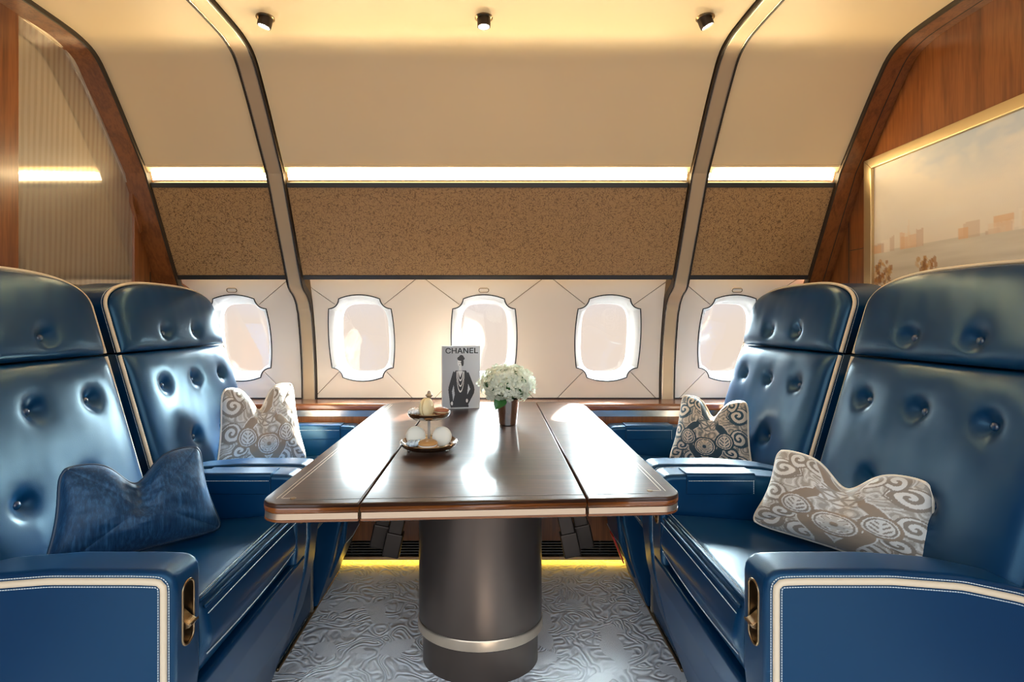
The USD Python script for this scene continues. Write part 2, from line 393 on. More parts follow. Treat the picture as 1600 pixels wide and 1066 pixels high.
OUT = notched()
bend = lambda x, z, w: (x, wall_y(z) + w, z)
ZLO, ZHI = .680, 1.262


def lined(poly, depth, w0=0.0):
    m = trimesh.creation.extrude_polygon(poly, depth, engine='earcut')
    v, f = trimesh.remesh.subdivide_to_size(m.vertices, m.faces, .07, max_iter=8)
    o = TM(np.array(v) + [0, 0, w0], f); o.merge_vertices()
    return mapped(o, bend)


wall = thing('wall_back', 'cream window wall of lining panels with diagonal seams', 'wall', kind='structure')
holes = unary_union([sg.Polygon(OUT + [x, WZ]) for x in WX])
seams = []
for x in WX:
    for sx in (-1, 1):
        for sz in (-1, 1):
            p = np.array([x + sx * .104, WZ + sz * .146]); L = .42 if sz > 0 else .30
            dx, dz = (.80, .60) if sz > 0 else (.70, .72)
            seams.append(sg.LineString([p, p + np.array([sx * dx, sz * dz]) * L]))
# a seam stops at the edge of its own bay or where the panel ends above and below
for a, b in BAYS:
    bay = sg.box(a + .002, ZLO, b - .002, ZHI)
    cut = []
    for s in seams:
        g = s.intersection(bay)
        if not g.is_empty and bay.covers(sg.Point(s.coords[0])): cut.append(g.buffer(.0013, cap_style=2))
    rest = bay.difference(holes).difference(unary_union(cut))
    for g in getattr(rest, 'geoms', [rest]):
        if g.area > 2e-4: part(wall, 'panel', lined(g, .010), 'wall_liner', 30)
back = sg.box(XL, ZLO, XR, ZHI).difference(holes)
part(wall, 'backing', lined(back, .008, .011), 'seam', 30, label='dark backing seen in the panel seams')

WLAB = ['cabin window half hidden by the far seat on the glazed bulkhead side', 'cabin window next to the rib on the glazed bulkhead side', 'middle cabin window behind the standing book and flowers',
        'cabin window next to the rib on the painting side', 'cabin window half hidden by the far seat on the painting side']
a = np.arctan2(OUT[:, 1] / .17, OUT[:, 0] / .133)
inn = np.sign(np.cos(a)) * np.abs(np.cos(a)) ** .55 * .107, np.sign(np.sin(a)) * np.abs(np.sin(a)) ** .55 * .155
INN = np.stack(inn, 1)
for k, x in enumerate(WX):
    w = thing(f'window_{k+1}', WLAB[k], 'window', (x, wall_y(WZ), WZ), kind='structure')
    ring = lambda P, d: np.column_stack([P[:, 0] + x, wall_y(P[:, 1] + WZ) + d, P[:, 1] + WZ])
    part(w, 'bezel', tube(ring(OUT * 1.0, -.001), .0026, 8, True), 'black_edge', True)
    R = np.stack([ring(OUT, 0), ring(OUT * .985, .006), ring(OUT * .93 * .6 + INN * .4, .022), ring(OUT * .25 + INN * .80, .045), ring(INN * 1.02, .064), ring(INN * .985, .068), ring(INN * .98, .09)])
    R = np.concatenate([R, R[:, :1]], 1)
    m = grid(R); m.merge_vertices(); part(w, 'reveal', m, 'reveal', 50)
    part(w, 'pane', mapped(prism(INN * 1.0, .004), lambda p, q, d: (p + x, wall_y(q + WZ) + .08 + d, q + WZ)), 'window_glass')
for k, x in ((0, -1.100), (2, -.038), (4, 1.030)):
    t = thing('wall_plate', ['small oblong brass edged plate above the window on the glazed bulkhead side', '', 'small oblong brass edged plate above the middle window', '', 'small oblong brass edged plate above the window on the painting side'][k], 'plate', (x, wall_y(1.155), 1.155), 'oblong plates on the window wall')
    o = fillet([(-.021, -.008), (.021, -.008), (.021, .008), (-.021, .008)], .0078, 6)
    tw = lambda p, q, d: (p + x, wall_y(q + 1.155) - .003 + d, q + 1.155)
    part(t, 'face', mapped(prism(o, .004, .001), tw), 'wall_liner')
    part(t, 'rim', tube(np.column_stack([o[:, 0] + x, wall_y(o[:, 1] + 1.155) - .0035, o[:, 1] + 1.155]), .0015, 6, True), 'bronze', True)

# pelmets of figured fabric, light strips over and under them
FLAB = ['figured brown fabric pelmet beside the glazed bulkhead', 'long figured brown fabric pelmet between the two ribs', 'figured brown fabric pelmet beside the painting bulkhead']
SLAB = ['glowing cove light strip beside the glazed bulkhead', 'long glowing cove light strip between the two ribs', 'glowing cove light strip beside the painting bulkhead']
tdir = np.array(FAB[1]) - FAB[0]; tdir /= np.linalg.norm(tdir)
for k, (a, b) in enumerate(((-1.272, -.832), BAYS[1], (.792, 1.272))):
    a, b = a + .004, b - .004
    t = thing('fabric_pelmet', FLAB[k], 'pelmet', ((a + b) / 2, 1.98, 1.195), 'fabric pelmets over the windows')
    F0, F1 = np.array(FAB[0]), np.array(FAB[1])
    part(t, 'upholstery', ribbon([F0 + tdir * .018, F1 - tdir * .018], a, b, .002, .025), 'figured_fabric')
    part(t, 'top_bar', ribbon([F0, F0 + tdir * .018], a, b, .005, .025, .1), 'gunmetal')
    part(t, 'bottom_bar', ribbon([F1 - tdir * .018, F1], a, b, .005, .025, .1), 'gunmetal')
    s = thing('light_strip', SLAB[k], 'light strip', ((a + b) / 2, 1.90, 1.545), 'cove light strips')
    part(s, 'diffuser', ribbon([(1.893, 1.575), (1.904, 1.549)], a + .004, b - .004, 0, .006, .2), 'cove_glow')
    part(s, 'housing', box(a, b, 1.925, 1.94, 1.556, 1.60), 'liner')
    rect_light(f'cove_uplight_{k+1}', ((a + b) / 2, 1.8826, 1.5702), b - a - .03, .003, UPLIGHT, (1.0, .77, .43), 180 + 42)
    part(s, 'added_shade_lip', ribbon([(1.8665, 1.5968), (1.8712, 1.5906)], a + .004, b - .004, .0042, 0, .1), 'liner', label='narrow lip added above the glowing strip to shade the panel from the uplight')  # added lip: keeps the uplight off the side panel, lets it reach the ceiling
    rect_light(f'wall_wash_{k+1}', ((a + b) / 2, 2.102, 1.25), b - a - .03, .018, WASH, (1.0, .80, .48), 0)

# bulkheads
inside = [(YB, 0), (2.26, 0), (2.26, 1.15), (2.10, 1.20), (1.93, 1.56), (1.66, 1.92), (YB, 1.92)]
STRIP = np.vstack([CEIL, [(1.897, 1.545)], [(2.066, 1.200)], [(2.085, 1.165)], [(2.15, 1.14)]])
for side, X, s in (('left', XL, -1), ('right', XR, 1)):
    w = thing('wall_' + side, 'walnut bulkhead with glazed etched panel' if s < 0 else 'walnut bulkhead that carries the framed painting', 'bulkhead', (X, 1.2, 0), kind='structure')
    tx = lambda p, q, d, X=X, s=s: (X + s * d, p, q)
    part(w, 'panel', mapped(prism(inside, .04), tx), 'walnut')
    xs = (X + .001, -1.272) if s < 0 else (1.272, X - .001)
    part(w, 'edge_trim', ribbon(STRIP, xs[0], xs[1], .012, .02), 'walnut', 40)
    xe = -1.272 if s < 0 else 1.272
    part(w, 'edge_gasket', ribbon(STRIP, xe - .003, xe + .003, .014, .01), 'gasket', 40)
    if s > 0:
        part(w, 'groove', ribbon(STRIP, 1.327, 1.330, .0128, .01), 'gasket', 40)
        part(w, 'groove', box(X - .0012, X + .01, 1.953, 1.957, .7, 1.50), 'gasket')
        part(w, 'groove', box(X - .0012, X + .01, 1.86, 1.953, 1.292, 1.2945), 'gasket')
    else:
        part(w, 'groove', box(X - .01, X + .0012, 2.03, 2.034, .7, 1.22), 'gasket')
        top = [(1.455, 1.91), (1.62, 1.895), (1.70, 1.818), (1.875, 1.572), (1.893, 1.545), (1.925, 1.478)]
        gl = [(1.455, .80), (1.925, .80)] + top[::-1]
        part(w, 'glass_panel', mapped(prism(gl, .006), lambda p, q, d: (X + .0005 + d, p, q)), 'etched_mirror', label='tinted mirror glass etched with fine wavy stripes')
        part(w, 'post', rbox(X, X + .012, YB, 1.458, 0, 1.908, .004), 'walnut')
        P = np.array([(X + .008, y, z) for y, z in resample(top, .02)])
        part(w, 'glass_frame', [tube(P + [0, 0, -.004], .007, 6)], 'champagne', label='pale metal bead along the glass edge')
        part(w, 'glass_frame', rbox(X, X + .014, 1.922, 1.948, .80, 1.44, .003), 'walnut')
        part(w, 'glass_frame', mapped(prism([(1.922, 1.43), (1.948, 1.43), (1.958, 1.37), (1.948, 1.36), (1.905, 1.47), (1.905, 1.55), (1.918, 1.55), (1.925, 1.48)], .02), lambda p, q, d: (X + d, p, q)), 'walnut')

# ledge under the windows, dado, vent grille
L = thing('trim_3', 'walnut window ledge with metal strip and panelled front', 'ledge', (0, 2.17, 0), kind='structure')
prof = fillet([(2.098, .657), (2.098, .685), (2.236, .685), (2.236, .657)], [.010, .010, 0, 0], 5)
ext = lambda p, q, d: (XL + .002 + d, p, q)
WID = XR - XL - .004
part(L, 'ledge_top', mapped(prism(prof, WID), ext), 'ledge_wood', 40)
part(L, 'metal_strip', box(XL + .002, XR - .002, 2.108, 2.236, .632, .657), 'nickel')
part(L, 'panel', box(XL + .002, XR - .002, 2.116, 2.236, .118, .632), 'walnut')
part(L, 'base_bar', box(XL + .002, XR - .002, 2.15, 2.236, .022, .034), 'champagne')
part(L, 'recess', box(XL + .002, XR - .002, 2.19, 2.236, .034, .118), 'void')
part(L, 'back_plate', box(XL - .04, XR + .04, 2.237, 2.26, 0, .69), 'void')
g = thing('vent_grille', 'black slatted floor level vent grille below the ledge', 'grille', (0, 2.17, .034))
part(g, 'slats', [rbox(XL + .01, XR - .01, 2.160, 2.186, z, z + .0055, .002) for z in np.linspace(.040, .108, 7)], 'gunmetal', kind='stuff')
for x in np.arange(-1.2, 1.3, .15):
    part(g, 'mullion', box(x, x + .006, 2.166, 2.189, .036, .117), 'gunmetal')
rect_light('floor_led', (0, 2.186, .0205), 2.5, .056, FLOORLED, (1.0, .60, .05), 0)

# gimbal spotlights
DL = ['gimbal ceiling spotlight nearest the glazed bulkhead', 'gimbal ceiling spotlight above the middle of the table', 'gimbal ceiling spotlight nearest the painting bulkhead']
for k, (x, ax) in enumerate(((-.662, .25), (-.026, 0), (.618, -.42))):
    t = thing('ceiling_spotlight', DL[k], 'spotlight', (x, 1.49, 1.91), 'ceiling spotlights')
    part(t, 'flange', lathe([(0, 1.911), (.026, 1.911), (.026, 1.908), (.022, 1.905), (0, 1.905)], 32, (x, 1.49, 0)), 'bronze')
    R = trimesh.transformations.rotation_matrix(ax, [0, 1, 0], [x, 1.49, 1.90])
    m = lathe([(0, 1.912), (.019, 1.912), (.0195, 1.889), (.019, 1.883), (.0165, 1.882), (.016, 1.887), (0, 1.887)], 32, (x, 1.49, 0)); m.apply_transform(R)
    part(t, 'housing', m, 'dark_bronze', 40)
    m = lathe([(0, 1.8835), (.010, 1.8838), (.0158, 1.8855), (.0158, 1.8868), (0, 1.8868)], 32, (x, 1.49, 0)); m.apply_transform(R)
    part(t, 'lens', m, 'spot_glow', 40)

# ------------------------------------------------------------------ seats
YN, YF, W = .850, 1.480, .614
AW = .084


def uf(z): return .930 + .29 * (z - .5)


def armchair(s, y0, label, apron, pocket=False, tabbed=False):
    t = thing('club_armchair', label, 'armchair', (C + s * .8, y0 + W / 2, 0), 'blue leather club armchairs')
    X = lambda U, v, z: np.stack([C + s * np.asarray(U, float) + 0 * np.asarray(v), y0 + np.asarray(v, float) + 0 * np.asarray(U), np.asarray(z, float) + 0 * np.asarray(U)], -1)
    uz = lambda p, q, d: (C + s * p, y0 + d, q)          # profile (U, z) drawn out along v
    # base
    part(t, 'base', mapped(prism(fillet([(.595, .004), (.595, .36), (1.10, .36), (1.16, .004)], .02), W - .03, .006, w0=.015), uz), 'leather')
    if pocket: part(t, 'base_strip', mapped(prism([(.590, .012), (.590, .37), (.6, .37), (.6, .012)], .012, w0=.300), uz), 'champagne')
    part(t, 'base_trim', tube(X(np.full(60, .592), np.linspace(.016, W - .016, 60), np.full(60, .006)), .006, 6), 'bronze', True)
    a0, a1 = apron
    ap_ = fillet([(.492, .368), (.500, .30), (.530, .17), (.585, .012), (.62, .012), (.62, .368)], [.01, .1, .1, .01, 0, 0], 4)
    part(t, 'apron', mapped(prism(ap_, a1 - a0, .010, 3, w0=a0), uz), 'leather', 40)
    if pocket:
        q = np.array([(.515, .24), (.497, .262), (.492, .31)])
        pk = part(t, 'pocket', mapped(prism(fillet([(.486, .335), (.498, .215), (.553, .085), (.60, .085), (.56, .335)], .014), .20, .012, 3, w0=a0 + .05), uz), 'leather', 40)
        part(pk, 'stitching', dashes(X(*[np.array(c_) for c_ in zip(*[(.497, a0 + .065, .215), (.4975, a0 + .15, .205), (.495, a0 + .235, .215)])])), 'thread', False, kind='stuff')
    if tabbed:
        part(t, 'pull_tab', mapped(prism([(.488, .215), (.528, .115), (.532, .117), (.492, .217)], .055, w0=a0 + .11), uz), 'red_strap', label='red pull tab on the seat base pocket')
    # seat cushion
    pr = fillet([(.515, .365), (.484, .435), (.500, .512), (.60, .505), (.80, .49), (.96, .470), (.96, .365)], [.02, .03, .028, .0, .0, .0, 0], 7)
    cw = W - 2 * AW - .004
    m = prism(resample(np.vstack([pr, pr[:1]]), .012)[:-1], cw, .022, 4, w0=AW + .002)
    v = np.array(m.vertices); k = 4 * ((v[:, 2] - W / 2) / cw) ** 2
    crown = .010 * (1 - k).clip(0, 1); v[:, 1] += crown * (v[:, 1] > .44); v[:, 0] -= crown * .8 * (v[:, 0] < .52)
    cu = part(t, 'seat_cushion', mapped(TM(v, m.faces), uz), 'leather', 50)
    vv = np.linspace(AW + .014, W - AW - .014, 40); cr = .010 * (1 - 4 * ((vv - W / 2) / cw) ** 2)
    for U, z in ((.5035, .510), (.494, .498)):
        part(cu, 'welt', tube(X(U - cr * .7 + .002, vv, z + cr * .9), .0035, 6), 'leather', True)
    part(cu, 'stitching', [dashes(X(U - cr * .7, vv, z + cr * .95)) for U, z in ((.513, .5115), (.4885, .487))], 'thread', False, kind='stuff')
    part(cu, 'lower_seam', tube(X(.4895 - cr * .8 + .003, vv, np.full(40, .412)), .0014, 6), 'thread', True)
    # arms
    ap = [(.592, .030), (.536, .17), (.504, .30), (.492, .40), (.492, .610), (.56, .612), (.70, .612), (.82, .603), (.92, .582), (1.00, .553), (1.04, .53), (1.06, .45), (1.06, .030)]
    apf = fillet(ap, [.004, .1, .1, .1, .028, .3, .3, .2, .2, .15, .04, .03, .004], 6); apf = resample(np.vstack([apf, apf[:1]]), .008)[:-1]
    apr = resample(np.vstack([apf, apf[:1]]), .012)[:-1]
    for side in (0, 1):
        v0 = 0 if side == 0 else W - AW
        am = mapped(prism(apr, AW, .014, 4, w0=v0), uz)
        hz0, hz1, hv = .468, .578, v0 + AW / 2 - .002
        cap_o = np.array([(hv + .0165 * math.cos(a_), (hz1 - .0165 if math.sin(a_) >= 0 else hz0 + .0165) + .0165 * math.sin(a_)) for a_ in np.linspace(0, 2 * PI, 40, endpoint=False)])
        fx = lambda p, q, d: (C + s * (.486 + d), y0 + p, q)
        cutter = mapped(prism(cap_o, .030), fx)
        try:
            am2 = trimesh.boolean.difference([trimesh.Trimesh(am.vertices, am.faces), trimesh.Trimesh(cutter.vertices, cutter.faces)], engine='manifold')
            am = am2 if len(am2.faces) else am
        except Exception: pass
        arm = part(t, 'armrest', am, 'leather', 40)
        hd = part(t, 'recline_handle', mapped(prism(cap_o * .98 + np.array([hv, (hz0 + hz1) / 2]) * .02, .003, w0=.026), fx), 'dark_bronze', label='oval bronze recess in the arm front')
        part(hd, 'bezel', tube(np.stack([C + s * (.4915) + 0 * cap_o[:, 0], y0 + cap_o[:, 0], cap_o[:, 1]], 1), .0022, 8, True), 'bronze', True)
        wall_in = np.stack([np.stack([C + s * (.492 + d) + 0 * cap_o[:, 0], y0 + (cap_o[:, 0] - hv) * .97 + hv, cap_o[:, 1]], 1) for d in (0, .02)])
        part(hd, 'liner', grid(np.concatenate([wall_in, wall_in[:, :1]], 1)), 'bronze', True)
        lv = np.array([(.512, .525), (.503, .522), (.492, .512), (.484, .507), (.480, .509), (.479, .506), (.484, .500), (.494, .497), (.505, .488), (.512, .484)])
        part(hd, 'lever', mapped(prism(lv, .024, .002, 2, w0=hv - .012), uz), 'bronze', 40)
        # piping and stitching on both faces
        ins = inset(ccw(apf), .0165); ins = ins[ins[:, 1] > .30]
        st = np.argmin(ins[:, 0] + ins[:, 1] * 1.0); ins = np.roll(ins, -st, 0)
        if ins[1, 1] < ins[0, 1] or ins[1, 0] > ins[0, 0] + .2: ins = np.vstack([ins[:1], ins[1:][::-1]])
        ins = ins[ins[:, 0] < 1.03]
        pth = resample(ins, .01)
        for f in ((v0 + .0005) if side == 0 else (v0 + AW - .0005),):
            part(arm, 'piping', tube(X(pth[:, 0], np.full(len(pth), f), pth[:, 1]), .0058, 8), 'cream_leather', True, label='cream piping')
        out_f = (v0 if side == 0 else v0 + AW)
        for dlt in (-.009, .009):
            q = inset(ccw(apf), .0165 + dlt)
            q = q[(q[:, 1] > .30) & (q[:, 0] < 1.03)]; q = np.roll(q, -np.argmin(q[:, 0] + q[:, 1]), 0)
            if q[1, 1] < q[0, 1] or q[1, 0] > q[0, 0] + .2: q = np.vstack([q[:1], q[1:][::-1]])
            part(arm, 'stitching', dashes(X(resample(q, .006)[:, 0], np.full(len(resample(q, .006)), out_f + (-.0004 if side == 0 else .0004)), resample(q, .006)[:, 1])), 'thread', False, kind='stuff')
        # lid on the inner upper edge
        inner = v0 + AW if side == 0 else v0
        sg_ = 1 if side == 0 else -1
        if side == 0: continue
        lid = prism(fillet([(inner - sg_ * .06, .6075), (inner - sg_ * .06, .6165), (inner + sg_ * .004, .6165), (inner + sg_ * .004, .560), (inner - sg_ * .004, .560), (inner - sg_ * .004, .6075)], [.003, .003, .009, .003, .001, .001], 4), .185, .002, 2, w0=.560)
        lp = part(t, 'armrest_lid', mapped(lid, lambda p, q, d: (C + s * d, y0 + p, q)), 'leather', 40)
        e = inner + sg_ * .0045
        part(lp, 'stitching', [dashes(X(np.linspace(.566, .739, 60), np.full(60, e), np.full(60, .597)), .0045), dashes(X(np.full(20, .739), np.full(20, e), np.linspace(.564, .597, 20)))], 'thread', False, kind='stuff')
    # backrest
    hw, vc = .288, W / 2
    ztop = lambda a: 1.075 + .075 * (1 - np.abs(a) ** 2.6) - .0 * a
    def outline(z0, n=60):
        q = np.sin(np.linspace(-PI / 2, PI / 2, n)); zz = 1.062 + .090 * (1 - np.abs(q) ** 3.0) ** (1 / 2.2)
        return np.column_stack([vc + hw * q, zz]), q
    top, q = outline(0)
    sh = np.vstack([[(vc - hw, .42)], [(vc - hw, .8)], top, [(vc + hw, .8)], [(vc + hw, .42)]])
    for nm, lo, hi in (('backrest_shell', .42, .928), ('headrest_shell', .932, 2)):
        pg = sg.Polygon(sh).intersection(sg.box(-1, lo, 2, hi)); P = np.array(pg.exterior.coords)[:-1]
        part(t, nm, mapped(prism(P, .125, .008, 3), lambda p, q_, d: (C + s * (uf(q_) + .002 + d), y0 + p, q_)), 'leather', 40)
    nrm = np.array([-math.cos(.283), 0, math.sin(.283)])

    def cushion(name, zlo, zhi, hwid, n, m, T, dim, buttons, expo):
        a = np.sin(np.linspace(-1, 1, n) * PI / 2 * .999)[:, None] * np.ones((1, m)); b = (1 - np.cos(np.linspace(0, 1, m) * PI)) / 2
        b = np.ones((n, 1)) * b[None]
        zt = zhi(a) if callable(zhi) else zhi + 0 * a
        v = vc + hwid * a; z = zlo + (zt - zlo) * b
        edge = (1 - np.abs(a) ** expo).clip(0) ** .5 * (1 - np.abs(2 * b - 1) ** expo).clip(0) ** .5
        h = T * edge
        for bv, bz in buttons:
            r2 = (v - vc - bv) ** 2 + (z - bz) ** 2; r = np.sqrt(r2)
            h -= dim * (.62 * np.exp(-r2 / .022 ** 2) + .38 * np.exp(-r / .045)) * edge ** .3
        wr = meshkit.fbm(np.stack([v * 9 + 3, z * 4, 0 * v + s], -1), 3, 5) - .5
        h += .006 * wr * edge
        P = X(uf(z), v, z) + np.array([s * nrm[0], 0, nrm[2]]) * h[..., None]
        P[..., 1] = y0 + v
        c = part(t, name, grid(P, s > 0), 'leather', True)
        for bv, bz in buttons:
            k = np.argmin((v - vc - bv) ** 2 + (z - bz) ** 2); p = P.reshape(-1, 3)[k]
            bm = trimesh.creation.icosphere(2, .0095); bm.apply_scale([.7, 1, 1]); bm.apply_translation(p + np.array([s * nrm[0], 0, nrm[2]]) * .002)
            part(c, 'button', bm, 'button', True)
        return c
    cushion('back_cushion', .47, .927, hw - .008, 110, 100,   .036, .029, [(-.165, .82), (0, .82), (.165, .82), (-.085, .635), (.085, .635)], 7)
    cushion('headrest_cushion', .933, lambda a: 1.058 + .088 * (1 - np.abs(a) ** 3.0).clip(0) ** (1 / 2.2), hw - .008, 110, 60, .032, .026, [(-.085, .985), (.085, .985)], 7)
    ph = np.vstack([[(vc - hw, .935)], [(vc - hw, 1.0)], top, [(vc + hw, 1.0)], [(vc + hw, .935)]]); ph = resample(inset(ccw(ph), .003) if 0 else ph, .01)
    part(t, 'piping', tube(X(uf(ph[:, 1]) + .001, ph[:, 0], ph[:, 1]), .0052, 8), 'cream_leather', True, label='cream piping round the headrest')
    for sv in (-1, 1):
        zz = np.linspace(.50, .926, 40)
        part(t, 'piping', tube(X(uf(zz) + .001, np.full(40, vc + sv * hw), zz), .0052, 8), 'cream_leather', True, label='cream piping down the backrest')
    st = [dashes(X(uf(ph[:, 1]) + d, (ph[:, 0] - vc) * k_ + vc, ph[:, 1] + dz_)) for d, k_, dz_ in ((.012, 1.002, .0008),)]
    zz = np.linspace(.50, .926, 80)
    st += [dashes(X(uf(zz) + .011, np.full(80, vc + sv * (hw + .0006)), zz)) for sv in (-1, 1)]
    part(t, 'stitching', st, 'thread', False, kind='stuff')
    return t


armchair(-1, YN, 'blue tufted leather armchair holding the blue silk pillow, glazed bulkhead behind', (.01, W - .01))
armchair(1, YN, 'blue tufted leather armchair holding the larger beige brocade pillow, below the painting', (.01, W - .01))
armchair(-1, YF, 'blue tufted leather armchair at the window ledge, with beige brocade pillow', (.33, W - .01), True)
armchair(1, YF, 'blue tufted leather armchair at the window ledge, with teal brocade pillow', (.33, W - .01), True, True)

# ------------------------------------------------------------------ table
ZT = .695
tb = thing('dining_table', 'dark walnut folding leaf table on an oval bronze pedestal between the armchairs', 'table', (C, 1.5, 0))
FL, FR = .925, .968
outl = sg.Polygon(fillet([(-.431, FL), (.364, FR), (.364, 2.094), (-.431, 2.094)], [.045, .045, .10, .10], 8))
sx = (-.244, .177)
pieces = [('leaf', sg.box(-1, 0, sx[0] - .0012, 3)), ('tabletop', sg.box(sx[0] + .0012, 0, sx[1] - .0012, 3)), ('leaf', sg.box(sx[1] + .0012, 0, 1, 3))]


def loft(P, rings):
    """Rings of (inset, z) around a closed outline, capped top and bottom."""
    P = ccw(P); N = len(P); V = np.vstack([np.column_stack([inset(P, i_) if i_ else P, np.full(N, z)]) for i_, z in rings]); k = np.arange(N); k2 = (k + 1) % N; F = []
    for j in range(len(rings) - 1):
        a, b = j * N, (j + 1) * N
        F += [np.stack([a + k, a + k2, b + k2], 1), np.stack([a + k, b + k2, b + k], 1)]
    for o, fl in ((0, True), (len(rings) - 1, False)):
        q = V[o * N:(o + 1) * N, :2]
        cap = np.asarray(earcut.triangulate_float64(q, np.array([N], np.uint32))).reshape(-1, 3).astype(int); tt = q[cap]
        ar = (tt[:, 1, 0] - tt[:, 0, 0]) * (tt[:, 2, 1] - tt[:, 0, 1]) - (tt[:, 1, 1] - tt[:, 0, 1]) * (tt[:, 2, 0] - tt[:, 0, 0]); cap[ar < 0] = cap[ar < 0][:, ::-1]
        F.append(cap[:, ::-1] + o * N if fl else cap + o * N)
    m = TM(V, np.vstack(F))
    if m.volume < 0: m.invert()
    return m


for nm, bx in pieces:
    P = np.array(outl.intersection(bx).exterior.coords)[:-1]
    path = part(tb, nm, loft(P, [(.004, ZT - .0105), (.0008, ZT - .008), (.0004, ZT - .004), (.0014, ZT - .0012), (.0032, ZT)]), 'table_wood', 50)
    part(path, 'edge', loft(P, [(.004, ZT - .0185), (.0012, ZT - .0165), (0, ZT - .012), (.0004, ZT - .0075), (.002, ZT - .0065)]), 'table_edge', 60, label='glossy red brown edge')
    part(path, 'metal_band', loft(P, [(.002, ZT - .0295), (.002, ZT - .018)]), 'champagne', 40, label='brushed champagne metal band')
    part(path, 'lower_edge', loft(P, [(.006, ZT - .036), (.001, ZT - .033), (.001, ZT - .0295), (.003, ZT - .0285)]), 'table_edge', 40)
zi = ZT + .0002
fy = lambda x: FL + (FR - FL) * (x + .431) / .795 + .03


def inlay(p, q, w=.0016):
    p, q = np.array(p), np.array(q); d = (q - p) / np.linalg.norm(q - p); n = np.array([-d[1], d[0]]) * w / 2
    return prism([p - n, q - n, q + n, p + n], .0006, w0=ZT - .0002)


for x, k in ((-.431, 1), (.364, -1)):
    part(tb, 'inlay', [inlay((x + k * .034, fy(x) + .006), (x + k * .034, 2.02)), inlay((x + k * .026, fy(x) + .004), (x + k * .026, 2.03))], 'champagne')
    part(tb, 'catch', lathe([(0, .0016), (.005, .0012), (.006, 0), (0, 0)], 20, (x + k * .056, fy(x) + .006, ZT - .0003)), 'bronze')
    part(tb, 'inlay', [inlay((x + k * .036, fy(x) + .005), (x + k * .052, fy(x) + .006))], 'champagne')
part(tb, 'inlay', [inlay((-.37, fy(-.37) - .006), (sx[0] - .003, fy(sx[0]) - .006), .0013), inlay((sx[0] + .003, fy(sx[0]) - .006), (sx[1] - .003, fy(sx[1]) - .006), .0013), inlay((sx[1] + .003, fy(sx[1]) - .006), (.30, fy(.3) - .006), .0013)], 'gunmetal')
PC = np.array([C, 1.575, 0]); el = [1, .76, 1]


def oval(prof):
    m = lathe(prof, 72); m.vertices *= el; m.vertices += PC; return m


part(tb, 'pedestal', oval([(.0, .13), (.186, .13), (.188, .132), (.188, .650), (.0, .650)]), 'brushed_bronze', 40)
part(tb, 'pedestal_ring', oval([(.0, .098), (.187, .098), (.191, .101), (.191, .126), (.188, .130), (.0, .130)]), 'champagne', 40, label='polished champagne ring round the pedestal')
part(tb, 'pedestal_foot', oval([(.0, .0), (.176, .0), (.176, .098), (.0, .098)]), 'brushed_bronze', 40)
part(tb, 'underframe', rbox(-.20, .13, 1.15, 2.0, .650, .664, .004), 'dark_bronze')
h = mapped(prism(fillet([(-.085, .640), (.045, .618), (.045, .632), (-.085, .652)], .002), .05, .002, 2, w0=1.19), lambda p, q, d: (p, d, q))
part(tb, 'release_lever', h, 'champagne', 40, label='flat champagne metal lever under the tabletop')
part(tb, 'release_lever', rbox(.032, .046, 1.19, 1.26, .616, .662, .002), 'champagne')
for s_, xc in ((-1, -.425), (1, .345)):
    for (dx, y_, zb, x_t) in ((0, 1.90, .190, .02), (-s_ * .058, 1.84, .185, -s_ * .07)):
        p0, p1 = np.array([xc + dx, y_, zb]), np.array([xc + dx - s_ * .10, y_ + .02, .655])
        A_ = trimesh.geometry.align_vectors([0, 0, 1], (p1 - p0) / np.linalg.norm(p1 - p0)); Lb = np.linalg.norm(p1 - p0)
        m = trimesh.util.concatenate([rbox(-.031, .031, -.026, .026, 0, .085, .006), rbox(-.025, .025, -.020, .020, .08, Lb, .004)]); m.apply_transform(A_); m.apply_translation(p0)
        part(tb, 'leaf_bracket', m, 'dark_bronze', label='angled box section bracket under the leaf')

# ------------------------------------------------------------------ pillows
def spiral(s, t, cx, cy, R, turn, sgn):
    dx, dy = (s - cx) * sgn, t - cy; r = np.hypot(dx, dy); th = np.arctan2(dy, dx)
    f = (th / (2 * PI) - r / R * turn) % 1.0
    return (r < R) & (f < .45)


